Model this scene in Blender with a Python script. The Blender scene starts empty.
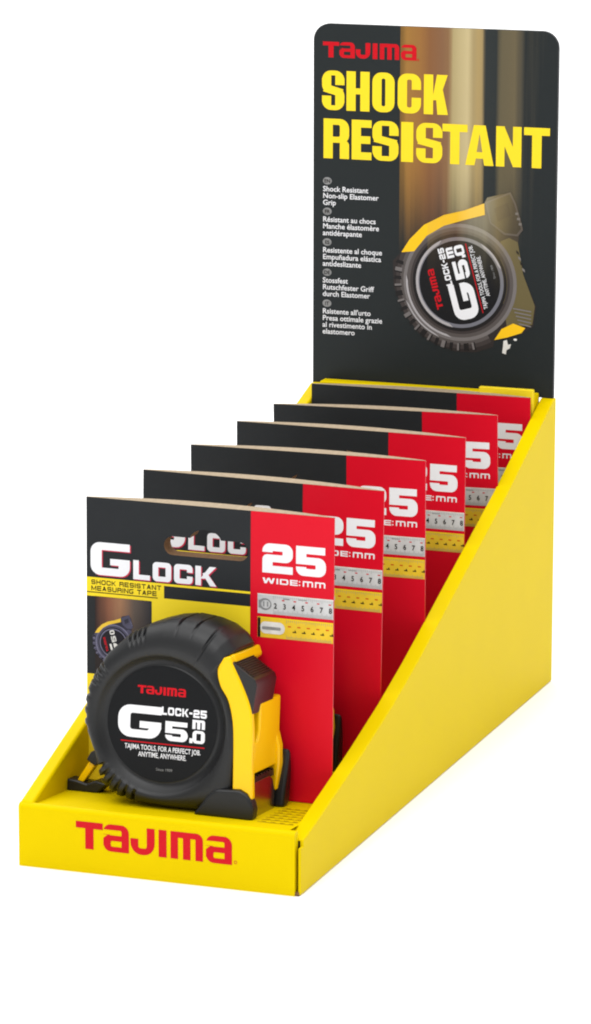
import bpy, bmesh, math, random
from mathutils import Vector, Matrix
from mathutils.geometry import delaunay_2d_cdt
S = bpy.context.scene
C = S.collection
MM = 0.001

# ------------------------------------------------------------------ camera, world, lamps, exposure
cam_d = bpy.data.cameras.new("camera")
cam = bpy.data.objects.new("camera", cam_d); C.objects.link(cam)
cx, cy, cz, yaw, pit, roll, foc = 0.67984, -1.52873, 0.52680, -0.346505, 0.217482, 0.001615, 3996.92
fw = Vector((math.sin(yaw)*math.cos(pit), math.cos(yaw)*math.cos(pit), -math.sin(pit)))
rt = Vector((math.cos(yaw), -math.sin(yaw), 0)); up = rt.cross(fw)
r2 = math.cos(roll)*rt + math.sin(roll)*up; u2 = -math.sin(roll)*rt + math.cos(roll)*up
mt = Matrix((r2, u2, -fw)).transposed().to_4x4(); mt.translation = (cx, cy, cz)
cam.matrix_world = mt
cam_d.sensor_fit = 'VERTICAL'; cam_d.sensor_height = 36; cam_d.lens = foc*36/1024
cam_d.clip_start = 0.05; cam_d.clip_end = 200
S.camera = cam
S.view_settings.view_transform = 'Standard'; S.view_settings.look = 'None'
S.view_settings.exposure = 0.0; S.view_settings.gamma = 1.0

wd = bpy.data.worlds.new("World"); S.world = wd; wd.use_nodes = True
bg = wd.node_tree.nodes["Background"]
bg.inputs[0].default_value = (1, 1, 1, 1); bg.inputs[1].default_value = 0.52

def area(name, loc, target, size, power, col=(1, 1, 1), sy=None):
    d = bpy.data.lights.new(name, 'AREA'); d.energy = power; d.color = col
    d.shape = 'RECTANGLE'; d.size = size; d.size_y = sy or size
    o = bpy.data.objects.new(name, d); C.objects.link(o); o.location = loc
    o.rotation_euler = (Vector(target)-Vector(loc)).to_track_quat('-Z', 'Y').to_euler()
    return o
area("overhead_softbox", (-0.7, 1.7, 3.0), (-0.7, 1.7, 0.0), 7.0, 300)
area("front_softbox", (0.10, -1.55, 1.75), (0.06, 0.15, 0.10), 1.1, 22)
S.cycles.pixel_filter_type = 'BLACKMAN_HARRIS'; S.cycles.filter_width = 2.0

# ------------------------------------------------------------------ materials
def lin(c):
    return tuple(((x/255)/12.92 if x/255 <= 0.04045 else (((x/255)+0.055)/1.055)**2.4) for x in c)
def nd(t, ty, **k):
    n = t.nodes.new(ty)
    for a, v in k.items(): setattr(n, a, v)
    return n
def mat(name, col, rough=0.45, coat=0.0, spec=0.12, metal=0.0, var=0.04, vscale=60, bump=0.0, bscale=900, srgb=True):
    m = bpy.data.materials.new(name); m.use_nodes = True
    t = m.node_tree; b = t.nodes["Principled BSDF"]
    c = lin(col) if srgb else col
    tc = nd(t, 'ShaderNodeTexCoord')
    n = nd(t, 'ShaderNodeTexNoise'); n.inputs['Scale'].default_value = vscale; n.inputs['Detail'].default_value = 4
    t.links.new(tc.outputs['Object'], n.inputs['Vector'])
    r = nd(t, 'ShaderNodeValToRGB'); r.color_ramp.elements[0].position = .3; r.color_ramp.elements[1].position = .7
    r.color_ramp.elements[0].color = tuple(max(0, x*(1-var)) for x in c)+(1,)
    r.color_ramp.elements[1].color = tuple(min(1, x*(1+var)) for x in c)+(1,)
    t.links.new(n.outputs['Fac'], r.inputs['Fac']); t.links.new(r.outputs['Color'], b.inputs['Base Color'])
    b.inputs['Roughness'].default_value = rough; b.inputs['Metallic'].default_value = metal
    b.inputs['Coat Weight'].default_value = coat; b.inputs['Coat Roughness'].default_value = 0.15
    b.inputs['Specular IOR Level'].default_value = spec
    if bump:
        n2 = nd(t, 'ShaderNodeTexNoise'); n2.inputs['Scale'].default_value = bscale; n2.inputs['Detail'].default_value = 3
        t.links.new(tc.outputs['Object'], n2.inputs['Vector'])
        bp = nd(t, 'ShaderNodeBump'); bp.inputs['Strength'].default_value = bump; bp.inputs['Distance'].default_value = 0.0004
        t.links.new(n2.outputs['Fac'], bp.inputs['Height']); t.links.new(bp.outputs['Normal'], b.inputs['Normal'])
    return m

def streak_mat(name, base, amount, stops, x0, x1, zt, zb, rough=.35, zpow=1.0):
    """printed board with soft vertical motion streaks: colour bands across x, broken by stretched noise, ending between heights zt and zb"""
    m = bpy.data.materials.new(name); m.use_nodes = True
    t = m.node_tree; b = t.nodes["Principled BSDF"]; L = t.links.new
    tc = nd(t, 'ShaderNodeTexCoord'); sp = nd(t, 'ShaderNodeSeparateXYZ'); L(tc.outputs['Object'], sp.inputs[0])
    mp = nd(t, 'ShaderNodeMapping'); mp.inputs['Scale'].default_value = (260, 1, 4); L(tc.outputs['Object'], mp.inputs['Vector'])
    n = nd(t, 'ShaderNodeTexNoise'); n.inputs['Scale'].default_value = 1; n.inputs['Detail'].default_value = 3; L(mp.outputs[0], n.inputs['Vector'])
    fx = nd(t, 'ShaderNodeMapRange'); fx.inputs[1].default_value = x0; fx.inputs[2].default_value = x1; L(sp.outputs['X'], fx.inputs[0])
    na = nd(t, 'ShaderNodeMath', operation='MULTIPLY_ADD'); na.inputs[1].default_value = 0.06; L(n.outputs['Fac'], na.inputs[0])
    sb = nd(t, 'ShaderNodeMath', operation='SUBTRACT'); sb.inputs[1].default_value = 0.03; L(fx.outputs[0], sb.inputs[0]); L(sb.outputs[0], na.inputs[2])
    cr = nd(t, 'ShaderNodeValToRGB'); e = cr.color_ramp.elements
    while len(e) > 1: e.remove(e[-1])
    e[0].position = stops[0][0]; e[0].color = lin(stops[0][1])+(1,)
    for p_, c_ in stops[1:]:
        q = e.new(p_); q.color = lin(c_)+(1,)
    L(na.outputs[0], cr.inputs['Fac'])
    fz = nd(t, 'ShaderNodeMapRange', interpolation_type='SMOOTHSTEP'); fz.inputs[1].default_value = zb; fz.inputs[2].default_value = zt
    zn = nd(t, 'ShaderNodeMath', operation='MULTIPLY_ADD'); zn.inputs[1].default_value = (zt-zb)*0.5; L(n.outputs['Fac'], zn.inputs[0]); L(sp.outputs['Z'], zn.inputs[2])
    zs = nd(t, 'ShaderNodeMath', operation='SUBTRACT'); zs.inputs[1].default_value = (zt-zb)*0.25; L(zn.outputs[0], zs.inputs[0])
    L(zs.outputs[0], fz.inputs[0])
    gx = nd(t, 'ShaderNodeMath', operation='GREATER_THAN'); gx.inputs[1].default_value = x0; L(sp.outputs['X'], gx.inputs[0])
    f = nd(t, 'ShaderNodeMath', operation='MULTIPLY'); L(fz.outputs[0], f.inputs[0]); L(gx.outputs[0], f.inputs[1])
    f2 = nd(t, 'ShaderNodeMath', operation='MULTIPLY'); L(f.outputs[0], f2.inputs[0]); f2.inputs[1].default_value = amount
    b.inputs['Specular IOR Level'].default_value = .12
    mx = nd(t, 'ShaderNodeMix', data_type='RGBA'); mx.inputs['A'].default_value = lin(base)+(1,)
    L(f2.outputs[0], mx.inputs['Factor']); L(cr.outputs['Color'], mx.inputs['B'])
    L(mx.outputs['Result'], b.inputs['Base Color'])
    b.inputs['Roughness'].default_value = rough
    return m

YEL = (214, 187, 0)
M = {}
M['ground'] = mat('white_sweep', (.93, .93, .93), .9, srgb=False, spec=0.1, var=.004)
M['yellow'] = mat('yellow_coated_board', YEL, .42, spec=.03, var=.012, vscale=30, bump=.06, bscale=500)
M['kraft'] = mat('raw_board_edge', (120, 92, 66), .9, var=.2, vscale=700)
M['grey_edge'] = mat('grey_board_edge', (158, 142, 120), .9, var=.12, vscale=500)
M['black'] = mat('black_print', (36, 38, 40), .4, var=.05)
M['red'] = mat('red_print', (205, 12, 36), .32, var=.02, vscale=25)
M['white'] = mat('white_print', (225, 225, 228), .4, var=.01)
M['pyel'] = mat('yellow_print', (236, 208, 40), .35, var=.01)
M['redink'] = mat('red_ink', (192, 14, 28), .4, var=.02)
M['pink'] = mat('pink_ink', (190, 40, 70), .4)
M['dkink'] = mat('dark_ink', (28, 24, 20), .5)
M['steel_print'] = mat('steel_print', (190, 190, 190), .4, var=.10, vscale=120)
M['rul_yel'] = mat('ruler_yellow_print', (222, 186, 50), .4, var=.08, vscale=120)
M['greyink'] = mat('grey_ink', (130, 130, 130), .4, var=.2, vscale=300)
M['silver_print'] = mat('silver_print', (215, 213, 208), .3, var=.12, vscale=200)
M['orangeink'] = mat('orange_ink', (200, 90, 30), .4)
M['rubber'] = mat('black_rubber', (10, 11, 13), .44, spec=.46, var=.08, vscale=80, bump=.12, bscale=2500)
M['disc'] = mat('label_black', (15, 16, 18), .45, spec=.15, var=.05)
M['plastic'] = mat('yellow_plastic', (240, 190, 0), .28, coat=.3, var=.01)
M['button'] = mat('black_plastic', (15, 13, 13), .36, spec=.5)
M['steel'] = mat('polished_steel', (170, 165, 160), .22, metal=1.0, var=.05)
M['cavity'] = mat('dark_inside', (22, 16, 12), .7)  # near-black, the shade of gaps and hollows put into the colour
M['tick'] = mat('brown_ink', (150, 116, 8), .6)
STOPS = [(0, (116, 86, 44)), (.05, (148, 108, 54)), (.16, (142, 100, 54)), (.24, (126, 86, 54)), (.34, (124, 90, 64)), (.39, (128, 96, 66)), (.43, (164, 148, 106)),
         (.55, (184, 168, 126)), (.59, (154, 136, 96)), (.63, (160, 138, 92)), (.665, (150, 130, 90)), (.69, (44, 48, 48)), (.77, (42, 46, 46)), (.82, (92, 84, 64)), (.92, (98, 88, 66)), (.97, (70, 66, 56)), (1, (36, 40, 41))]
HZ = 0.3324
M['hdr'] = streak_mat('header_print', (36, 40, 41), 1.0, STOPS, .0468, .1120, HZ-.062, HZ-.125)
ST2 = [(0, (150, 130, 90)), (.3, (150, 110, 70)), (.45, (200, 190, 160)), (.6, (205, 195, 160)), (.75, (180, 160, 110)), (.9, (120, 105, 75)), (1, (90, 80, 60))]
def hp(n, base, a=.35): M[n] = streak_mat('header_'+n, base, a, ST2, .062, .112, HZ-.085, HZ-.135, rough=.35)
hp('h_body', (48, 43, 42)); hp('h_dark', (34, 32, 32), .25); hp('h_lite', (120, 116, 114)); hp('h_ring', (112, 112, 120), .4); hp('h_yel', (238, 188, 30), .2); hp('h_disc', (24, 24, 26), .12)
hp('h_mid', (62, 56, 55)); hp('h_olive', (100, 90, 60), .35)
M['photo'] = streak_mat('picture_print', (40, 34, 32), .95, [(0, (40, 30, 30)), (.25, (130, 84, 62)), (.45, (150, 110, 80)), (.7, (90, 78, 70)), (1, (44, 44, 48))], .004, .031, -.046, -.078)

# ------------------------------------------------------------------ flat art: polygons, last one wins
def rr(x0, y0, x1, y1, r=0, n=6):
    if not isinstance(r, (tuple, list)): r = (r, r, r, r)            # bl, br, tr, tl
    mxr = min(x1-x0, y1-y0)*.499
    P = []
    for (x, y, a, q) in ((x0, y0, 180, r[0]), (x1, y0, 270, r[1]), (x1, y1, 0, r[2]), (x0, y1, 90, r[3])):
        q = min(q, mxr)
        if q <= 1e-6: P.append((x, y)); continue
        ccx = x+q if x == x0 else x-q; ccy = y+q if y == y0 else y-q
        for i in range(n+1):
            th = math.radians(a+90*i/n); P.append((ccx+q*math.cos(th), ccy+q*math.sin(th)))
    return P
def ell(x, y, rx, ry=None, n=40):
    ry = ry or rx
    return [(x+rx*math.cos(2*math.pi*i/n), y+ry*math.sin(2*math.pi*i/n)) for i in range(n)]
def fill(seq):
    V, F = [], []
    for s, p in seq:
        if sum(p[i][0]*p[(i+1) % len(p)][1]-p[(i+1) % len(p)][0]*p[i][1] for i in range(len(p))) < 0: p = p[::-1]
        F.append(list(range(len(V), len(V)+len(p)))); V += [Vector(q) for q in p]
    ov, oe, of, a, b, fo = delaunay_2d_cdt(V, [], F, 0, 1e-5)
    tris = []
    for f, o in zip(of, fo):
        if o and seq[max(o)][0] == '+': tris.append(tuple(f))
    return [tuple(v) for v in ov], tris

G = {}
def glyph(ch, w, t, s, r):
    """letter in a box w wide and 1 high; t stem, s bar thickness, r corner radius"""
    ri = max(r-t*.8, 0.02); P = lambda *a: ('+', list(a)); N = lambda *a: ('-', list(a))
    R = lambda sg, *a: (sg, rr(*a))
    if ch in 'O0': return [R('+', 0, 0, w, 1, r), R('-', t, s, w-t, 1-s, ri)]
    if ch == 'D': return [R('+', 0, 0, w, 1, (0, r, r, 0)), R('-', t, s, w-t, 1-s, (0, ri, ri, 0))]
    if ch == 'C': return [R('+', 0, 0, w, 1, r), R('-', t, s, w-t, 1-s, ri), R('-', w-t-.01, .40, w+.1, .60)]
    if ch == 'U': return [R('+', 0, 0, w, 1, (r, r, 0, 0)), R('-', t, s, w-t, 1.1, (ri, ri, 0, 0))]
    if ch == 'G': return [R('+', 0, 0, w, 1, (r, r, 0, r)), R('-', t, s, w-t, 1-s, ri), R('-', w-t-ri-.02, .56, w+.1, 1-s), R('-', w-t-.01, .52, w+.1, .6), R('+', w*.5, .52-s*.85, w, .52, (0, 0, r*.6, 0))]
    if ch == 'S':
        h = s/2
        return [R('+', 0, .5-h, w, 1, r), R('+', 0, 0, w, .5+h, r), R('-', t, .5+h, w-t, 1-s, ri), R('-', w-t-.01, .5+h+.01, w+.1, max(.66, 1-s-.05)), R('-', t, s, w-t, .5-h, ri), R('-', -.1, min(.34, s+.05), t+.01, .5-h-.01)]
    if ch == '$':                                                        # narrow heavy S with a slanted spine
        h = s/2
        return [R('+', 0, .40, w, 1, r), R('+', 0, 0, w, .60, r), N((t, .62), (t, .88), (w-t, .88), (w-t, .66), (w+.1, .66), (w+.1, .50)), R('+', w-t, .64, w, .8), R('+', 0, .62, t, .8), N((w-t, .38), (w-t, .12), (t, .12), (t, .34), (-.1, .34), (-.1, .50)), R('+', 0, .2, t, .36), R('+', w-t, .2, w, .38)]
    if ch == '5': return [R('+', 0, 0, w, .64, r), R('-', t, s, w-t, .64-s, ri), R('-', -.1, .30, t+.01, .66), R('+', 0, .64-s, t*1.4, .64), R('+', 0, .64-s, t, 1), R('+', 0, 1-s, w*.97, 1)]
    if ch == '2': return [R('+', 0, .5-s/2, w, 1, r), R('-', t, .5+s/2, w-t, 1-s, ri), R('-', -.1, .5-s, t+.01, .70), R('+', 0, 0, t, .5+s/2, (0, 0, 0, r*.7)), R('+', t*.5, .5-s/2, w*.6, .5+s/2), R('+', 0, 0, w, s)]
    if ch == 'L': return [R('+', 0, 0, t, 1), R('+', 0, 0, w, s)]
    if ch == 'T': return [R('+', 0, 1-s, w, 1), R('+', w/2-t/2, 0, w/2+t/2, 1)]
    if ch == 'I': return [R('+', 0, 0, w, 1)]
    if ch == 'H': return [R('+', 0, 0, t, 1), R('+', w-t, 0, w, 1), R('+', 0, .5-s/2, w, .5+s/2)]
    if ch == 'E': return [R('+', 0, 0, t, 1), R('+', 0, 0, w, s), R('+', 0, 1-s, w, 1), R('+', 0, .5-s/2, w*.94, .5+s/2)]
    if ch == 'K': return [R('+', 0, 0, t, 1), P((t*.9, .36), (w-t*1.15, 1), (w, 1), (t*.9+t*.75, .36)), P((t*1.25, .62), (w-t*1.08, 0), (w+t*.06, 0), (t*1.95, .72))]
    if ch == 'R': return [R('+', 0, .40, w, 1, (0, r*.8, r, 0)), R('-', t, .40+s, w-t, 1-s, (0, ri, ri, 0)), R('+', 0, 0, t, 1), R('+', w-t, 0, w, .46, (0, 0, r*.8, 0)), R('+', t*.9, .40, w-t, .40+s)]
    if ch == 'A': return [P((0, 0), (w*.5-t*.62, 1), (w*.5+t*.62, 1), (w, 0)), N((t*.98, -.01), (t*.98+.035, .17), (w-t*.98-.035, .17), (w-t*.98, -.01)), N((w*.5-t*.30, .33), (w*.5, .80), (w*.5+t*.30, .33))]
    if ch == 'N': return [R('+', 0, 0, t, 1), R('+', w-t, 0, w, 1), P((0, 1), (t*.95, 1), (w, 0), (w-t*.95, 0))]
    if ch == 'P': return [R('+', 0, .34, w, 1, (0, r, r, 0)), R('-', t, .34+s, w-t, 1-s, (0, ri, ri, 0)), R('+', 0, 0, t, 1)]
    if ch == 'M': return [R('+', 0, 0, t, 1), R('+', w-t, 0, w, 1), P((0, 1), (t, 1), (w/2+t*.4, .1), (w/2-t*.4, .1)), P((w-t, 1), (w, 1), (w/2+t*.4, .1), (w/2-t*.4, .1))]
    if ch == 'W':
        q = w/4; k = t*.62
        return [P((0, 1), (2*k, 1), (q+k, 0), (q-k, 0)), P((q-k, 0), (q+k, 0), (2*q+k, 1), (2*q-k, 1)), P((2*q-k, 1), (2*q+k, 1), (3*q+k, 0), (3*q-k, 0)), P((3*q-k, 0), (3*q+k, 0), (w, 1), (w-2*k, 1))]
    if ch == 'm': return [R('+', 0, 0, w, 1, (0, 0, r, 0)), R('-', t, -.1, w/2-t/2, 1-s, (0, 0, .03, 0)), R('-', w/2+t/2, -.1, w-t, 1-s, (0, 0, ri, 0))]
    if ch == 'a': return [R('+', 0, 0, w, 1, (r, 0, r, r)), R('-', t*.9, .60, w-t, 1-s, (0, 0, ri, 0)), R('-', -.1, .62, t, 1-s), R('-', t, s*.92, w-t, .40, (ri, 0, 0, ri)), R('+', t*.8, .42, w-t*.5, .60), ('-', [(-.1, .61), (w*.16, .61), (w*.16, .60), (0, .48), (-.1, .48)]), R('+', 0, .2, t, .5, (0, 0, 0, r*.6))]
    if ch == 'J': return [R('+', 0, 0, w, 1, (r*1.3, r*1.3, 0, 0)), R('-', t, s, w-t, 1.1, (ri, ri, 0, 0)), R('-', -.1, .58, w-t, 1.1)]
    if ch == ':': return [R('+', 0, .08, w, .30), R('+', 0, .68, w, .90)]
    if ch == '-': return [R('+', 0, .38, w, .62)]
    if ch == '.': return [R('+', 0, 0, w, .24)]
    return []
def word(spec, x, y, h, sx=1.0):
    """spec: list of (char, x offset, width, stem, bar, radius) in units of h"""
    out = []
    for ch, ox, w, t, s, r in spec:
        v, f = fill(glyph(ch, w, t, s, r))
        out.append(([(x+(ox+a)*h*sx, y+b*h) for a, b in v], f))
    return out
def spaced(txt, widths, gap, t, s, r):
    sp, x = [], 0
    for ch in txt:
        w = widths.get(ch, widths['*'])
        if ch != ' ': sp.append((ch, x, w, t, s, r))
        x += w+gap
    return sp, x-gap
LOGO = [('T', -.10, 1.10, .34, .24, .1), ('a', 1.02, 1.04, .30, .20, .30), ('J', 2.12, .98, .32, .24, .34), ('I', 3.26, .32, .3, .3, 0), ('m', 3.74, 1.30, .30, .22, .26), ('a', 5.16, 1.04, .30, .20, .30)]
LOGO_W = 6.2

def font_art(txt, h, bold=0.0, sx=1.0, align='LEFT'):
    """built-in font as triangles; h is the letter size"""
    c = bpy.data.curves.new("lettering_tmp", 'FONT'); c.body = txt; c.size = 1; c.resolution_u = 3; c.offset = bold; c.align_x = align; c.fill_mode = 'BOTH' if False else c.fill_mode
    o = bpy.data.objects.new("lettering_tmp", c); C.objects.link(o)
    bpy.context.view_layer.update()
    me = bpy.data.meshes.new_from_object(o.evaluated_get(bpy.context.evaluated_depsgraph_get()))
    v = [(p.co.x*h*sx, p.co.y*h) for p in me.vertices]; f = [tuple(p.vertices) for p in me.polygons]
    bpy.data.objects.remove(o); bpy.data.curves.remove(c); bpy.data.meshes.remove(me)
    return v, f

# ------------------------------------------------------------------ mesh builder
class MB:
    def __init__(s): s.v = []; s.f = []; s.m = []; s.mats = []
    def mi(s, m):
        if m not in s.mats: s.mats.append(m)
        return s.mats.index(m)
    def add(s, V, F, m, rev=False):
        o = len(s.v); k = s.mi(M[m]); s.v += [tuple(p) for p in V]
        for f in F: s.f.append(tuple(i+o for i in (reversed(f) if rev else f))); s.m.append(k)
    def flat(s, art, m, fr):
        v, f = art; s.add([fr(a, b) for a, b in v], f, m)
    def box(s, x0, y0, z0, x1, y1, z1, m):
        V = [(x0, y0, z0), (x1, y0, z0), (x1, y1, z0), (x0, y1, z0), (x0, y0, z1), (x1, y0, z1), (x1, y1, z1), (x0, y1, z1)]
        s.add(V, [(0, 3, 2, 1), (4, 5, 6, 7), (0, 1, 5, 4), (1, 2, 6, 5), (2, 3, 7, 6), (3, 0, 4, 7)], m)
    def prism_y(s, poly, y0, y1, m, side=None):
        """polygon in x,z (counter clockwise seen from the front) pushed from y0 back to y1"""
        n = len(poly); a = sum(poly[i][0]*poly[(i+1) % n][1]-poly[(i+1) % n][0]*poly[i][1] for i in range(n))
        if a < 0: poly = poly[::-1]
        V = [(x, y0, z) for x, z in poly]+[(x, y1, z) for x, z in poly]
        s.add(V, [tuple(range(n)), tuple(range(2*n-1, n-1, -1))], m)
        s.add(V, [(i, i+n, (i+1) % n+n, (i+1) % n) for i in range(n)], side or m)
    def prism_x(s, poly, x0, x1, m):
        n = len(poly); a = sum(poly[i][0]*poly[(i+1) % n][1]-poly[(i+1) % n][0]*poly[i][1] for i in range(n))
        if a < 0: poly = poly[::-1]
        V = [(x1, y, z) for y, z in poly]+[(x0, y, z) for y, z in poly]
        s.add(V, [tuple(range(n)), tuple(range(2*n-1, n-1, -1))]+[(i, i+n, (i+1) % n+n, (i+1) % n) for i in range(n)], m)
    def build(s, name, parent=None, bevel=0, seg=3, smooth=False, label=None, merge=False, angle=35):
        me = bpy.data.meshes.new(name); me.from_pydata(s.v, [], s.f)
        for m in s.mats: me.materials.append(m)
        for p, k in zip(me.polygons, s.m): p.material_index = k
        if merge or bevel:
            b = bmesh.new(); b.from_mesh(me); bmesh.ops.remove_doubles(b, verts=b.verts, dist=2e-6)
            if merge: bmesh.ops.recalc_face_normals(b, faces=b.faces)
            b.to_mesh(me); b.free()
        o = bpy.data.objects.new(name, me); C.objects.link(o)
        if parent: o.parent = parent
        if bevel:
            bv = o.modifiers.new("bevel", 'BEVEL'); bv.width = bevel; bv.segments = seg; bv.limit_method = 'ANGLE'; bv.angle_limit = math.radians(angle); bv.harden_normals = True
        if smooth or bevel:
            for p in me.polygons: p.use_smooth = True
            try: me.set_sharp_from_angle(angle=math.radians(angle))
            except Exception: pass
        if label: o['label'] = label
        return o
def thing(name, loc, label, cat, group=None, rot=(0, 0, 0)):
    o = bpy.data.objects.new(name, None); C.objects.link(o); o.location = loc; o.rotation_euler = rot
    o.empty_display_size = .02; o['label'] = label; o['category'] = cat
    if group: o['group'] = group
    return o

# ------------------------------------------------------------------ the setting
g = MB(); g.add([(-60, -60, 0), (60, -60, 0), (60, 60, 0), (-60, 60, 0)], [(0, 1, 2, 3)], 'ground')
gr = g.build('ground'); gr['kind'] = 'structure'

# ------------------------------------------------------------------ counter display box
W, D, HF, HB, TH = .130, .3782, .0284, .1488, .0064
FLOOR = [(.0042, .0277), (.070, .0211), (.365, .0211)]
def floor_z(y):
    return .0277-(y-.0042)*.0066/.0658 if y < .070 else .0211
box = thing('display_box', (0, 0, 0), 'yellow cardboard counter display box with sloping sides and a tall black header board', 'display box')
# front lip
f = MB(); rad = .0021
prof = [(0, 0), (.0042, 0), (.0042, HF-.0014)]+[(.0042-.0014+.0014*math.cos(math.radians(q)), HF-.0014+.0014*math.sin(math.radians(q))) for q in (30, 60, 90)]+[(rad-rad*math.sin(math.radians(q)), HF-rad+rad*math.cos(math.radians(q))) for q in (0, 15, 30, 45, 60, 75, 90)]
f.prism_x(prof, 0, W-.0023, 'yellow')
fp = f.build('front_panel', box, smooth=True, merge=True, angle=40)
art = MB(); fr = lambda u, v: (u*MM, -.00012, v*MM)
for a in word(LOGO, 28.2, 11.0, 12.2, .94): art.flat(a, 'redink', fr)
ring = fill([('+', ell(100.9, 12.4, .75, n=20)), ('-', ell(100.9, 12.4, .5, n=20))]); art.flat(ring, 'redink', fr)
# join the print into the panel itself
def absorb(o, mb):
    me = o.data; b = bmesh.new(); b.from_mesh(me); base = {}
    for m in mb.mats:
        if m.name not in [x.name for x in me.materials]: me.materials.append(m)
        base[m.name] = [x.name for x in me.materials].index(m.name)
    vs = [b.verts.new(p) for p in mb.v]
    for fc, k in zip(mb.f, mb.m):
        try: q = b.faces.new([vs[i] for i in fc]); q.material_index = base[mb.mats[k].name]
        except ValueError: pass
    b.to_mesh(me); b.free()
absorb(fp, art)
# side walls: folded double board, sloping top edge
D2 = .3815
LEFT = [(.0012, .0002), (D2, .0002), (D2, .1482), (D2-.006, .1482), (.073, .0535), (.0016, .0290), (.0012, .0276)]
RIGHT = [(.0046, .0002), (D2, .0002), (D2, .1478), (D2-.0035, .1478), (.300, .1160), (.1936, .0768), (.158, .0640), (.1231, .0528), (.085, .0424), (.050, .0340), (.022, .0275), (.0085, .0246), (.0046, .0240)]
s = MB(); s.prism_x(LEFT, 0, .0066, 'yellow'); s.build('side_panel', box, bevel=.0016, seg=5)
s = MB(); s.prism_x(RIGHT, W-.0072, W, 'yellow'); s.box(W-.0013, .0012, .0002, W-.00002, .0090, HF-.0072, 'yellow'); s.build('side_panel', box, bevel=.0016, seg=5, angle=50)
# near-black block stands in for shade in the open front corner; brown raw edges
for bx_, m_, nm_ in (((W-.0100, .0044, .001, W-.0014, .0054, HF-.0050), 'cavity', 'gap_shade'), ((-.0003, .0024, HF-.0036, .0012, .0052, HF-.0004), 'kraft', 'raw_edge'), ((W-.0026, .0006, .0001, W-.0006, .0040, .0016), 'kraft', 'raw_edge'),
                     ((W-.0064, .3788, .1470, W-.0012, .3801, .1486), 'kraft', 'raw_edge'), ((.0016, .3788, .1474, .0050, .3801, .1496), 'kraft', 'raw_edge')):
    s = MB(); s.box(*bx_, m_); s.build(nm_, box)
# floor
s = MB(); n = len(FLOOR)
V = [(TH, y, z) for y, z in FLOOR]+[(W-TH, y, z) for y, z in FLOOR]+[(TH, y, z-.001) for y, z in FLOOR]+[(W-TH, y, z-.001) for y, z in FLOOR]
s.add(V, [(i, i+n, i+n+1, i+1) for i in range(n-1)]+[(2*n+i, 2*n+i+1, 3*n+i+1, 3*n+i) for i in range(n-1)], 'yellow')
for i in range(7):
    y = .0150+i*.0052; x0 = .1052; x1 = .1215
    s.add([(x0, y, floor_z(y)+.0001), (x1, y, floor_z(y)+.0001), (x1, y+.0007, floor_z(y+.0007)+.0001), (x0, y+.0007, floor_z(y+.0007)+.0001)], [(0, 1, 2, 3)], 'tick')
    for j in range(4):
        xx = x0+.0012+j*.0042; y2 = y+.0016
        s.add([(xx, y2, floor_z(y2)+.0001), (xx+.0022, y2, floor_z(y2)+.0001), (xx+.0022, y2+.0006, floor_z(y2+.0006)+.0001), (xx, y2+.0006, floor_z(y2+.0006)+.0001)], [(0, 1, 2, 3)], 'tick')
s.build('floor_panel', box)
# back wall, folded top and inner flap
s = MB(); s.box(TH+.0012, .3690, .001, W-TH-.0012, .3770, .1508, 'yellow'); s.build('back_panel', box, bevel=.0008)
s = MB(); s.prism_y([(.0940, .060), (W-TH-.0012, .060), (W-TH-.0012, .1540), (.0940, .1540)], .3655, .3685, 'pyel'); s.build('back_flap', box, bevel=.0004, seg=2)

# ---- header board
HX, HW, HH = .0006, 128.6, 179.7
s = MB(); top = [(8, -196), (HW-8, -196), (HW-8, -184.4), (HW, -184.4)]+rr(0, -184.4, HW, 0, (0, 0, 8.5, 8.5), n=10)[2:]+[(0, -184.4), (8, -184.4)]
hf = lambda u, v, k=0: (HX+u*MM, D+.0002-k*MM, HZ+v*MM)
s.prism_y([(HX+u*MM, HZ+v*MM) for u, v in top], D+.0002, D+.0026, 'hdr', side='black')
hdr = s.build('header_board', box, label='tall black header board with yellow SHOCK RESISTANT lettering')
A = MB()
L1 = lambda u, v: hf(u, v, .10); L2 = lambda u, v: hf(u, v, .18); L3 = lambda u, v: hf(u, v, .26); L4 = lambda u, v: hf(u, v, .34); L5 = lambda u, v: hf(u, v, .42); L6 = lambda u, v: hf(u, v, .50)
for a in word(LOGO, 5.8, -17.0, 7.9): A.flat(a, 'redink', L1)
A.flat(fill([('+', ell(55.6, -16.6, .6, n=16)), ('-', ell(55.6, -16.6, .35, n=16))]), 'redink', L1)
def impact(txt, xs, y, h, kinds):
    for ch, (x0, x1) in zip(txt, xs):
        w = (x1-x0)/h; t = .245 if ch not in 'N' else .22
        for a in word([(kinds.get(ch, ch), 0, w, t, .19 if ch in 'ETL' else .15, .24)], x0, y, h): A.flat(a, 'pyel', L1)
impact('SHOCK', [(4.6, 16.6), (17.7, 30), (31.5, 43.3), (45, 57.3), (58.8, 71.3)], -43.6, 20.0, {'S': '$'})
impact('RESISTANT', [(5.5, 19.2), (20.6, 31.2), (31.7, 45.6), (47, 53.4), (55, 68.8), (68.8, 82), (80.9, 95.8), (97, 110.2), (111.5, 124.9)], -68.2, 20.2, {'S': '$'})
LANG = [('EN', -79.8, ['Shock Resistant', 'Non-slip Elastomer', 'Grip']), ('FR', -95.4, ['R\u00e9sistant au chocs', 'Manche \u00e9lastom\u00e8re', 'antid\u00e9rapante']),
        ('ES', -111.2, ['Resistente al choque', 'Empu\u00f1adura el\u00e1stica', 'antideslizante']), ('DE', -126.8, ['Stossfest', 'Rutschfester Griff', 'durch Elastomer']),
        ('IT', -142.8, ["R\u00e9sistente all'urto", 'Presa ottimale grazie', 'al rivestimento in', 'elastomero'])]
LANG[4][2][0] = "Rsistente all'urto"
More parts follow.
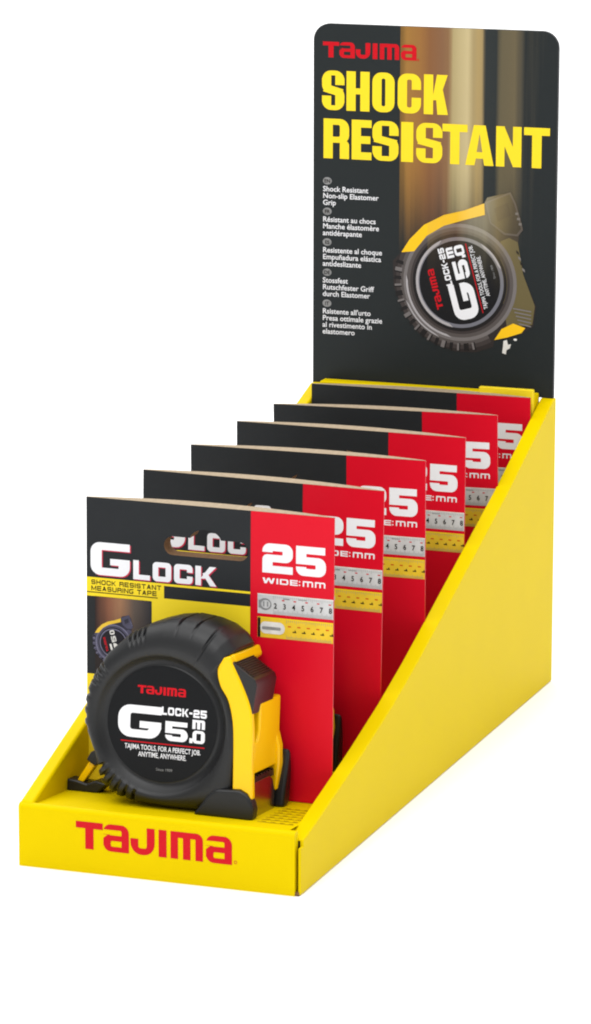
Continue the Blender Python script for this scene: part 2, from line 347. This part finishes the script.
for code, y, lines in LANG:
    A.flat(fill([('+', ell(7.6, y, 2.4, 1.9, n=24))]), 'greyink', L1)
    v, f = font_art(code, 2.6, .02, 1.0, 'CENTER'); A.flat(([(7.6+a, y-.95+b) for a, b in v], f), 'dkink', L2)
    for k, tx in enumerate(lines):
        v, f = font_art(tx, 3.75, .015, 1.02); A.flat(([(5.2+a, y-5.3-3.5*k+b) for a, b in v], f), 'white', L1)

def label_art(mb, fr0, fr1, c):
    """lettering of the round label; fr0 / fr1 place (x, y) mm measured from the disc centre"""
    red, wht = c
    for a in word(LOGO, -11.4, 12.7, 3.55): mb.flat(a, red, fr1)
    for a in word([('G', 0, 1.42, .40, .245, .40)], -20.5, -6.9, 14.2): mb.flat(a, wht, fr1)
    for a in word([('5', 0, 1.22, .37, .24, .34)], 1.6, -7.0, 8.6): mb.flat(a, wht, fr1)
    for a in word([('.', 0, .17, .2, .2, 0)], 12.9, -7.0, 8.6): mb.flat(a, wht, fr1)
    for a in word([('m', 0, 1.45, .36, .26, .25)], 14.1, -.7, 4.0): mb.flat(a, wht, fr1)
    for a in word([('0', 0, 1.02, .32, .22, .30)], 14.3, -7.0, 5.6): mb.flat(a, wht, fr1)
    sp, x = spaced('LOCK-25', {'*': 1.0, 'L': .85, '-': .5}, .14, .27, .25, .26)
    for a in word(sp, -.3, 4.2, 3.5, 20.9/(x*3.5)): mb.flat(a, wht, fr1)
    mb.flat(fill([('+', rr(-19.0, -8.95, 20.0, -8.5))]), red, fr1)
    for tx, y, h in (('TAJIMA TOOLS, FOR A PERFECT JOB.', -12.0, 3.1), ('ANYTIME, ANYWHERE.', -15.0, 3.1)):
        v, f = font_art(tx, h, .012, .70, 'CENTER'); mb.flat(([(.6+a, y+b) for a, b in v], f), wht, fr1)
    v, f = font_art('Since 1909', 1.75, .0, 1.0, 'CENTER'); mb.flat(([(1.6+a, -20.6+b) for a, b in v], f), 'greyink', fr1)

# printed picture of a tape measure on the header
OUT = [(47.3, -114.3), (51.9, -107.5), (59.5, -99.7), (70.1, -94.1), (80.7, -91.3), (91.2, -87.2), (92.7, -84.2), (104.7, -81.0), (108, -86), (111.5, -98.5), (109.5, -103), (108.9, -109.6), (112.1, -122.5), (119.1, -138.2), (117.7, -148.6),
       (113.3, -151.0), (104, -155), (97.4, -156.4), (96.7, -160.1), (87.6, -163.4), (76.9, -163.6), (66.1, -160.6), (56.9, -155.2), (49.1, -145.3), (43.6, -132.3), (43.0, -119.0)]
def draw_picture(mb, place, pm, lab=True):
    """printed tape measure seen at an angle; place(u, v, layer) puts header millimetres on the board, pm picks the ink"""
    cxp, cyp = 78.8, -128.1
    F_ = lambda poly_seq, m, k: mb.flat(fill(poly_seq), pm(m), lambda u, v: place(u, v, k))
    F_([('+', OUT)], 'h_body', 1)
    for r0, r1, m in ((34.0, 31.8, 'h_mid'), (31.8, 30.0, 'h_mid2'), (30.0, 28.2, 'h_mid3'), (28.2, 26.4, 'h_mid2'), (26.4, 25.0, 'h_mid')):
        arc = lambda q, a0, a1: [(cxp+q*math.cos(math.radians(x)), cyp+q*math.sin(math.radians(x))) for x in [a0+(a1-a0)*i/40 for i in range(41)]]
        F_([('+', arc(r0, 120, 300)+arc(r1, 300, 120))] if r0 > 30.5 else [('+', ell(cxp, cyp, r0, n=60)), ('-', ell(cxp, cyp, r1, n=60))], m, 2)
    F_([('+', [(104.5, -104), (109, -106), (112, -122), (118.4, -138), (117.2, -147.5), (104, -150), (100, -128), (100, -106)])], 'h_olive', 1.5)
    for th in range(164, 290, 7):
        c_, s_ = math.cos(math.radians(th)), math.sin(math.radians(th)); q = 1.0 if th % 3 else 1.9
        p = lambda r_, w_: (cxp+c_*r_-s_*w_, cyp+s_*r_+c_*w_)
        F_([('+', [p(31.2, -q*.5), p(34.8, -q*.5), p(34.8, q*.5), p(31.2, q*.5)])], 'h_mid3' if th % 2 else 'h_dark', 3)
        F_([('+', [p(31.0, q*.5+.05), p(35.2, q*.5+.05), p(35.2, q*.5+.7), p(31.0, q*.5+.7)])], 'h_dark', 3)
    F_([('+', [(47.6, -114.3), (51.9, -107.5), (59.5, -99.7), (70.1, -94.1), (80.7, -91.3), (91.2, -87.2), (91.6, -93.0), (80.7, -96.2), (70.1, -99.6), (61.0, -105.2), (54.4, -113.4)])], 'h_yel', 3)
    F_([('+', [(97.4, -156.4), (101.1, -150.6), (107.2, -147.4), (113.6, -149.4), (111.6, -152.0), (104.2, -154.7)])], 'h_yel', 3)
    bt = [(91.6, -86.6), (104.9, -80.8), (107.8, -86.4), (111.7, -99.6), (109, -103), (102, -102.6), (94.4, -97.2)]; bi = [(92.6, -87.0), (104.4, -81.9), (107.0, -86.8), (110.6, -99.2), (108.4, -102.0), (102.2, -101.6), (95.0, -96.8)]
    F_([('+', bt), ('-', bi)], 'h_mid2', 3); F_([('+', bi)], 'h_dark2h', 3)
    F_([('+', [(96.5, -89.6), (103.6, -86.2), (105.0, -92.5), (98.5, -96)])], 'h_body', 4)
    for k in range(3): F_([('+', rr(107.6+k*.9, -92.2-k*2.6, 109.2+k*.9, -91.0-k*2.6))], 'h_lite', 4)
    for k in range(4): F_([('+', [(108.2+k*1.1, -110-k*2.9), (109.6+k*1.1, -111-k*2.9), (109.8+k*1.1, -112.4-k*2.9), (108.4+k*1.1, -111.4-k*2.9)])], 'h_lite' if k % 2 else 'h_dark', 4)
    for k in range(5): F_([('+', [(107+k*.8, -139.4-k*1.9), (116.6, -140.6-k*1.9), (116.6, -141.2-k*1.9), (107+k*.8, -140.0-k*1.9)])], 'h_lite', 4)
    F_([('+', ell(cxp, cyp, 23.2, n=64)), ('-', ell(cxp, cyp, 21.4, n=64))], 'h_ring', 4)
    F_([('+', ell(cxp, cyp, 24.8, n=64)), ('-', ell(cxp, cyp, 23.3, n=64))], 'h_dark', 4)
    F_([('+', ell(cxp, cyp, 21.3, n=64))], 'h_disc', 4)
    for r0, r1, a0, a1 in ((28.6, 27.6, 175, 262), (23.3, 21.9, 115, 262), (30.4, 29.7, 200, 250), (23.2, 22.2, 20, 62)): F_([('+', arc(r0, a0, a1)+arc(r1, a1-6, a0+6))], 'h_hi', 5)
    ra = math.radians(105.5); ca, sa = math.cos(ra), math.sin(ra); kk = .93
    lf = lambda a, b: place(cxp+(a*ca-b*sa)*kk, cyp+(a*sa+b*ca)*kk, 5)
    if lab: label_art(mb, lf, lf, ('redink', 'white'))
    else:
        for a in word([('G', 0, 1.42, .40, .245, .40)], -20.5, -6.9, 14.2): mb.flat(a, 'silver_print', lf)
        for a in word([('5', 0, 1.22, .37, .24, .34), ('0', 1.5, .9, .3, .2, .3)], 1.6, -7.0, 8.6): mb.flat(a, 'silver_print', lf)
        for a in word(LOGO, -11.4, 12.0, 3.9): mb.flat(a, 'redink', lf)
    F_([('+', [(102.2, -156.6), (104.0, -156.0), (104.6, -158.4), (106.2, -158.0), (105.6, -160.2), (103.9, -161.2), (103.6, -163.4), (101.6, -162.8), (102.0, -159.8)]), ('+', ell(108.4, -155.6, 1.0, .6, n=9))], 'silver_print', 3)
hp('h_mid2', (84, 78, 76)); hp('h_mid3', (112, 107, 106)); hp('h_hi', (168, 164, 166), .3); hp('h_dark2h', (46, 43, 40), .4)
draw_picture(A, lambda u, v, k: hf(u, v, .10+.08*(k-1)), lambda m: m)
absorb(hdr, A)

# ------------------------------------------------------------------ package cards
CX0, CW, CH, CZ = .0066, 116.3, 129.6, .1514
def thick(u): return .0007+.0082*max(0, math.sin(math.pi*min(1, max(0, u/CW))))**.85
def card_boundary(tris):
    cnt = {}
    for t in tris:
        for i in range(3):
            e = (t[i], t[(i+1) % 3]); k = tuple(sorted(e)); cnt.setdefault(k, []).append(e)
    return [v[0] for v in cnt.values() if len(v) == 1]
def make_card():
    n = 24
    topv = [(CW*i/n, 0) for i in range(n, -1, -1)]; bot = [(CW*i/n, -CH) for i in range(n+1)]
    hole = rr(37, -23.0, 76.6, -14.6, 4.9, n=8); bump = ell(56.5, -15.6, 7.4, 5.2, n=24)
    V, F = fill([('+', bot+topv), ('-', hole), ('-', bump)])
    root = thing('package_card', (CX0, 0, CZ), '', 'package card')
    b = MB(); P = lambda u, v, k=0: (u*MM, -k*MM, v*MM)
    b.add([P(u, v) for u, v in V], F, 'black')
    b.add([(u*MM, thick(u), v*MM) for u, v in V], F, 'grey_edge', rev=True)
    for i, j in card_boundary(F):
        (u, v), (u2, v2) = V[i], V[j]
        inner = 1 < u < CW-1 and -CH+1 < v < -1
        b.add([P(u, v), P(u2, v2), (u2*MM, thick(u2), v2*MM), (u*MM, thick(u), v*MM)], [(0, 3, 2, 1)], 'kraft' if inner else ('grey_edge' if abs(v) < 1e-3 else 'red' if u > CW-1 else 'black'))
    K1 = lambda u, v: P(u, v, .08); K2 = lambda u, v: P(u, v, .15); K3 = lambda u, v: P(u, v, .22)
    # printing: yellow bands, title, tab text
    b.flat(fill([('+', rr(0, -44.9, 77.6, -36.3)), ('-', rr(37, -43.1, 77.7, -37.3)), ('+', rr(31.2, -CH, 77.6, -43)), ('+', rr(0, -CH, 31.3, -80.6))]), 'pyel', K1)
    b.flat(fill([('+', rr(0, -43.3, 34, -42.9))]), 'dkink', K2)
    spg = [('G', 0, 1.26, .36, .23, .30)]
    spl, x = spaced('LOCK', {'*': 1.06, 'L': .96, 'K': 1.18}, .16, .32, .26, .22)
    for dx, dy, m, K in ((.5, -.45, 'pink', K1), (0, 0, 'white', K2)):
        for a in word(spg, 2.0+dx, -35.0+dy, 14.9): b.flat(a, m, K)
        for a in word(spl, 22.4+dx, -35.5+dy, 8.7, 39.2/(x*8.7)): b.flat(a, m, K)
    for tx, y, w_ in (('SHOCK RESISTANT', -39.5, 33.4), ('MEASURING TAPE', -42.3, 31.2)):
        sp, x = spaced(tx, {'*': 1.25, 'I': .24, 'M': 1.5, ' ': .55}, .26, .24, .2, .3)
        for a in word(sp, 2.3, y, 2.15, w_/(x*2.15)): b.flat(a, 'dkink', K2)
    sheet = b.build('cardboard_sheet', root, smooth=False)
    # picture panel
    q = MB(); q.flat(fill([('+', rr(4, -80.5, 31.1, -44.8))]), 'photo', K1)
    sc = .285
    draw_picture(q, lambda u, v, k: P(min(30.9, 12.9+(u-78.8)*sc), -65.6+(v+128.1)*sc, .15+.05*(k-1)), lambda m: {'h_body': 'm_body', 'h_mid': 'm_mid', 'h_mid2': 'm_mid', 'h_mid3': 'm_lite', 'h_dark': 'm_dark', 'h_dark2h': 'm_mid', 'h_lite': 'm_lite', 'h_hi': 'm_lite', 'h_ring': 'm_lite', 'h_yel': 'h_yel2', 'h_disc': 'm_dark', 'h_olive': 'm_mid'}.get(m, m), False)
    q.build('picture_panel', root)
    # red size panel
    r = MB(); r.flat(fill([('+', rr(77.7, -CH, CW, -.05))]), 'red', K1)
    for ch, x0, x1 in (('2', 83.2, 97.3), ('5', 98.8, 112.6)):
        h = 13.2
        for a in word([(ch, 0, (x1-x0)/h, .36, .25, .26)], x0, -27.0, h): r.flat(a, 'white', K2)
    spw, x = spaced('WIDE', {'W': 1.9, 'I': .26, 'D': 1.3, '*': 1.2}, .26, .26, .22, .3)
    for a in word(spw, 83.3, -31.8, 2.5, 16.4/(x*2.5)): r.flat(a, 'white', K2)
    for a in word([(':', 0, .24, .2, .2, 0)], 100.2, -31.8, 2.5): r.flat(a, 'white', K2)
    for a in word([('m', 0, 1.9, .26, .24, .3), ('m', 2.25, 1.9, .26, .24, .3)], 102.0, -31.8, 2.5): r.flat(a, 'white', K2)
    r.build('size_panel', root)
    # two ruler pictures
    random.seed(11)
    for y0, y1, base, yellow in ((-45.5, -36.6, 'steel_print', 0), (-56.2, -47.0, 'rul_yel', 1)):
        s = MB(); s.flat(fill([('+', rr(81.1, y0, CW-.1, y1))]), base, K2)
        s.flat(fill([('+', rr(81.1, y1-.5, CW-.1, y1))]), 'silver_print' if not yellow else 'pyel', K3)
        x = 88.2
        for i in range(64):
            xx = (88.4 if not yellow else 94.6)+i*.45
            if xx > CW-.6: break
            hh = 1.5 if i % 5 else 2.3
            s.flat(fill([('+', rr(xx, y0+.0, xx+.12, y0+(hh if not yellow else hh*.8)))]), 'greyink', K3)
            if i % 2 == 0: s.flat(fill([('+', rr(xx, y1-.5-hh*.7, xx+.13, y1-.5))]), 'greyink', K3)
        if not yellow:
            s.flat(fill([('+', ell(84.6, -41.2, 3.0, 2.7, n=24)), ('+', rr(81.6, -43, 84, -39.4)), ('-', ell(84.9, -41.2, 2.1, 1.9, n=20)), ('+', rr(83.6, -42.3, 84.3, -40)), ('+', rr(85.4, -42.3, 86.1, -40))]), 'greyink', K3)
            for k, ch in enumerate('2345678'):
                v, f = font_art(ch, 3.4, .02, .9, 'CENTER'); s.flat(([(89.4+k*4.25+a, -42.8+c) for a, c in v if True], f), 'dkink', lambda u, v: P(min(u, CW-.1), v, .29))
            for k in (3, 5, 7, 9, 11): s.flat(fill([('+', rr(84.3+k*2.7, -39.2, 85.5+k*2.7, -38.7))]), 'redink', K3)
            s.flat(fill([('+', rr(93, -38.5, 96, -37.9)), ('+', rr(100, -38.2, 104, -37.8))]), 'greyink', K3)
        else:
            s.flat(fill([('+', rr(81.2, y0, 82.5, y1, .4))]), 'dkink', K3)
            s.flat(fill([('+', rr(82.4, -54.4, 93.8, -49.0, (2.4, 2.6, 2.6, 2.4)))]), 'silver_print', K3)
            s.flat(fill([('+', rr(83.2, -52.6, 92, -51.2, .6))]), 'greyink', lambda u, v: P(u, v, .29))
            for k in range(5): s.flat(fill([('+', rr(97.5+k*4.3, -53.0, 99.2+k*4.3, -52.5)), ('+', rr(98.4+k*4.3, -52.5, 98.9+k*4.3, -51.9))]), 'dkink', K3)
            for k in range(5): s.flat(fill([('+', rr(95.2+k*4.4, -50.7, 96.7+k*4.4, -50.1))]), 'orangeink', K3)
        s.build('ruler_strip', root)
    return root
M['m_dark'] = mat('picture_dark', (30, 28, 34), .4); M['m_body'] = mat('picture_body', (52, 50, 62), .4, var=.2, vscale=200); M['m_mid'] = mat('picture_grey', (76, 74, 92), .4, var=.2, vscale=200); M['m_lite'] = mat('picture_pale', (112, 110, 132), .4, var=.2, vscale=200); M['h_yel2'] = mat('picture_yellow', (226, 186, 60), .4)
def dup(root):
    r = root.copy(); C.objects.link(r)
    for ch in list(root.children):
        c = ch.copy(); C.objects.link(c); c.parent = r
        for gk in list(ch.children):
            d = gk.copy(); C.objects.link(d); d.parent = c
    return r
YS = [.0635, .1307, .1903, .2517, .3032, .3597]
LAB = ['front package card, its title, yellow picture and red 25 wide panel in full view',
       'second package card, just behind the front one with its red panel showing half of 25',
       'third package card, third from the front in the yellow display box',
       'fourth package card, third from the header board, red edge above the sloping side',
       'fifth package card, second from the tall header board in the yellow box',
       'rearmost package card, directly below the header board and mostly hidden']
c0 = make_card()
for i, y in enumerate(YS):
    o = c0 if i == 0 else dup(c0)
    rl, dz_ = ((.35, .8), (.7, -.2), (-.25, .1), (.1, 0), (-1.0, -.8), (-.15, -.5))[i]
    o.location = (CX0, y, CZ+dz_*MM); o.rotation_euler = (0, math.radians(rl), 0); o['label'] = LAB[i]; o['group'] = 'package cards standing in the display box'

# ------------------------------------------------------------------ tape measure (local mm: x right, y back, z up from its foot)
DC = (-3.6, 38.0); TILT = -math.radians(5.7)
OUTL = [(28, 72.6), (24.5, 77.6), (19, 81.4), (12, 83.6), (4, 84.4), (-4, 83.4), (-12, 81), (-21.4, 76), (-31, 67), (-37, 58), (-40, 51), (-41.3, 44), (-40.8, 35), (-38.2, 29.4), (-35, 22), (-33.8, 14), (-32.4, 8.6), (-26, 3.9), (-16, 2.1), (0, 1.2), (12, 1.0), (24, 1.4), (31, 3.0),
        (31.6, 14), (32, 29), (31, 42.6), (28.4, 51.4), (24.5, 57.3), (23.2, 63.3), (23.8, 67), (25.2, 69.6)]
def smooth(P, hard, n=4):
    """rounded run of points through P; indices in hard stay corners"""
    out, L = [], len(P)
    for i in range(L):
        p1, p2 = P[i], P[(i+1) % L]
        if i in hard and (i+1) % L in hard: out.append(p1); continue
        p0 = P[i-1] if i not in hard else p1; p3 = P[(i+2) % L] if (i+1) % L not in hard else p2
        for k in range(n):
            t = k/n
            out.append(tuple(.5*(2*b+(c-a)*t+(2*a-5*b+4*c-d)*t*t+(3*b-a-3*c+d)*t**3) for a, b, c, d in zip(p0, p1, p2, p3)))
    return out
def polar(n=360):
    """outline distance from the disc centre per angle"""
    R = []
    for k in range(n):
        th = 2*math.pi*k/n; dx, dy = math.cos(th), math.sin(th); best = 0
        for i in range(len(OUTL)):
            (ax, ay), (bx, by) = OUTL[i], OUTL[(i+1) % len(OUTL)]
            ax -= DC[0]; bx -= DC[0]; ay -= DC[1]; by -= DC[1]
            ex, ey = bx-ax, by-ay; den = dx*ey-dy*ex
            if abs(den) < 1e-9: continue
            t = (ax*ey-ay*ex)/den; u = (ax*dy-ay*dx)/den
            if t > 0 and -1e-6 <= u <= 1+1e-6: best = max(best, t)
        R.append(best)
    for _ in range(3): R = [(R[k-1]+2*R[k]+R[(k+1) % n])/4 for k in range(n)]
    return R
# tread grooves: centre angle (deg), half width (deg), depth mm, from level, to level
GROOVES = [(a, .9, 1.3, 5, 9) for a in (140, 144.5, 149, 153.5)]+[(a, .85, 1.4, 6, 9) for a in (103.5, 107, 110.5, 114)]+[(a, 1.1, 1.9, 4, 12) for a in (217, 223.5, 230, 236.5, 243, 250)]+\
          [(61.5, .7, 1.2, 4, 8), (72, .6, .9, 7, 11), (82, .6, .9, 7, 11), (77, 4.2, .45, 8, 10)]+[(a, 1.7, .8, 6, 12) for a in (163, 171, 179, 187)]
def tri(x): return max(0.0, 1-abs(x))
def make_tape():
    root = thing('tape_measure', (0, 0, 0), '', 'tape measure')
    N = 1080; R = polar(N)
    prof = [(25.0, 0, 3.4), (25.6, 0, 4.1), (26.8, 0, 4.1), (28.2, 0, 3.3), (29.8, 0, 1.5), (31.0, 0, .25), (31, .22, 0), (31, .45, .35), (31, .66, 1.3), (31, .83, 3.2), (31, .94, 5.8), (31, 1.0, 9.5), (31, 1.0, 17), (31, 1.0, 27), (31, .92, 33), (31, .7, 37.2), (31, .3, 39.3)]
    b = MB(); V = []; F = []
    for li, (r0, tt, y) in enumerate(prof):
        for k in range(N):
            th = 2*math.pi*k/N; r = r0+(R[k]-r0)*tt if tt else r0
            yy = y
            for ga, gw, gd, l0, l1 in GROOVES:
                gl0, gl1 = l0+2, l1+2
                if gl0 <= li <= gl1:
                    dlt = (math.degrees(th)-ga+180) % 360-180
                    if abs(dlt) < gw*1.6:
                        q = min(1, 1.6*tri(dlt/(gw*1.6))); q *= 1 if gl0 < li < gl1 else .5
                        r -= 1.25*gd*q*min(1, tt*1.2); yy += gd*q*(1-tt)*.9
            V.append(((DC[0]+r*math.cos(th))*MM, yy*MM, (DC[1]+r*math.sin(th))*MM))
    for li in range(len(prof)-1):
        for k in range(N):
            a, c = li*N+k, li*N+(k+1) % N; F.append((a, c, c+N, a+N))
    F = [tuple(reversed(f_)) for f_ in F]
    b.add(V, F, 'rubber')
    b.add(V[-N:], [tuple(range(N-1, -1, -1))], 'rubber')
    b.build('rubber_grip', root, smooth=True, angle=50)
    d = MB(); Pd = lambda a, c, k=0: ((DC[0]+a)*MM, (2.9-k)*MM, (DC[1]+c)*MM)
    ring = ell(0, 0, 25.5, n=96); d.add([Pd(a, c) for a, c in ring], [tuple(range(96))], 'disc')
    label_art(d, lambda a, c: Pd(a, c, .08), lambda a, c: Pd(a, c, .08), ('redink', 'white'))
    d.build('label_disc', root, label='round black label with red and white lettering')
    # yellow casing: front band, side block with slot, rear leg
    y = MB(); S_ = lambda pts: [(a*MM, c*MM) for a, c in pts]
    band = [(27.4, 70.8), (28.6, 67.3), (32.7, 59.8), (36.6, 51.4), (38.2, 45.3), (38.9, 36), (38.9, 26), (39.2, 20.4), (39.8, 9), (30.5, 9), (30, 29), (29, 42.6), (26.8, 51.4), (23, 57.3), (21.6, 63.3), (22.4, 67.2), (24.4, 69.8)]
    band = smooth(band, (0, 1, 8, 9, 15, 16))
    y.prism_y(S_(band), .0011, .0050, 'plastic')
    y.prism_y(S_([(22, 66), (22.6, 68), (24.6, 70.2), (27.6, 71.2), (29.2, 67.0), (26, 64)]), .0046, .0375, 'plastic')
    y.prism_x([(.0045, .0194), (.0365, .0194), (.0365, .0500), (.0108, .0500), (.0108, .0380), (.0092, .0345), (.0070, .0336), (.0045, .0336)], .0260, .0386, 'plastic')
    y.prism_y(S_([(28, 8), (39.4, 8), (40.4, 20), (40.0, 28), (38.2, 34.4), (28, 34.4)]), .0325, .0377, 'plastic')
    y.build('yellow_casing', root, bevel=.0010, seg=4)
    cv = MB(); cv.box(.024, .0045, .0010, .0340, .0340, .0540, 'cavity'); cv.build('inner_core', root)
    # lock button with ribs along the depth
    k = MB(); k.prism_y(S_([(26, 68), (27.8, 68.4), (39.0, 61.2), (39.8, 59.0), (38.0, 46.0), (30, 48)]), .0020, .0268, 'button')
    lb = k.build('lock_button', root, bevel=.0010, seg=3)
    rb = MB(); dx, dz = (39.0-27.8)/11, (61.2-68.4)/11; ln = math.hypot(dx, dz); nx, nz = -dz/ln, dx/ln
    for i in range(9):
        ax, az = 27.8+dx*(i+1.0), 68.4+dz*(i+1.0)
        q = [(ax-.0*nx, az), (ax+dx*.5, az+dz*.5), (ax+dx*.40+nx*.55, az+dz*.40+nz*.55), (ax+dx*.10+nx*.55, az+dz*.10+nz*.55)]
        rb.prism_y(S_(q), .0034, .0256, 'button')
    absorb(lb, rb)
    # tongue pad and hook in the mouth
    h = MB(); h.box(.0330, .0060, .0150, .0385, .0310, .0178, 'button')
    for i in range(7): h.box(.0340, .0070+i*.0034, .0178, .0388, .0086+i*.0034, .0186, 'button')
    h.build('tongue_pad', root)
    e = MB(); e.prism_x([(.0030, .0002), (.0310, .0004), (.0310, .0080), (.0280, .0140), (.0240, .0160), (.0050, .0160), (.0030, .012)], .0384, .0392, 'steel'); e.build('end_hook', root, bevel=.0002, seg=1)
    # rubber feet front and rear
    t = MB(); t.prism_y(S_([(13, .4), (40.6, 0), (41.0, 5), (40.2, 8.0), (37.6, 11.8), (34.4, 13.4), (23.6, 12.8), (19.6, 9.6), (16.4, 5)]), -.0009, .0062, 'rubber'); t.build('foot', root, bevel=.0016, seg=4)
    t = MB(); t.prism_x([(.0330, .0002), (.0385, .0002), (.0415, .0030), (.0425, .0150), (.0410, .0245), (.0384, .0262), (.0372, .0200), (.0340, .0070)], .0240, .0428, 'rubber'); t.build('foot', root, bevel=.0019, seg=4)
    # belt clip behind the left edge
    c = MB(); c.prism_y(S_([(-55.5, .2), (-41, .4), (-36, 5), (-42, 6.0), (-46, 4.2), (-51.4, 5.4), (-55.5, 5.8)]), .022, .031, 'rubber')
    bc = c.build('belt_clip', root, bevel=.0009, seg=3)
    c = MB(); c.prism_y(S_([(-51.8, 4.4), (-48.6, 4.0), (-42.2, 13.6), (-45.2, 15.2)]), .024, .029, 'plastic'); c.build('clip_arm', bc, bevel=.0006, seg=2)
    c = MB(); c.prism_y(S_([(-46.6, 15.0), (-42.2, 12.4), (-38, 17), (-41.4, 20.4), (-44.6, 18.6)]), .022, .030, 'rubber'); c.build('clip_tip', bc, bevel=.0007, seg=2)
    return root
t0 = make_tape()
for i, lb in ((0, 'black and yellow tape measure with round lettered label, in front of the first card'), (1, 'tape measure between the first two cards, only its dark edge showing beside the red panel')):
    o = t0 if i == 0 else dup(t0)
    yy = YS[i]-.0475; o.location = (.062 if i == 0 else .0632, yy, floor_z(.016)-.0005 if i == 0 else .0211); o.rotation_euler = (TILT if i == 0 else 0, 0, 0)
    o['label'] = lb; o['group'] = 'tape measures on their cards'
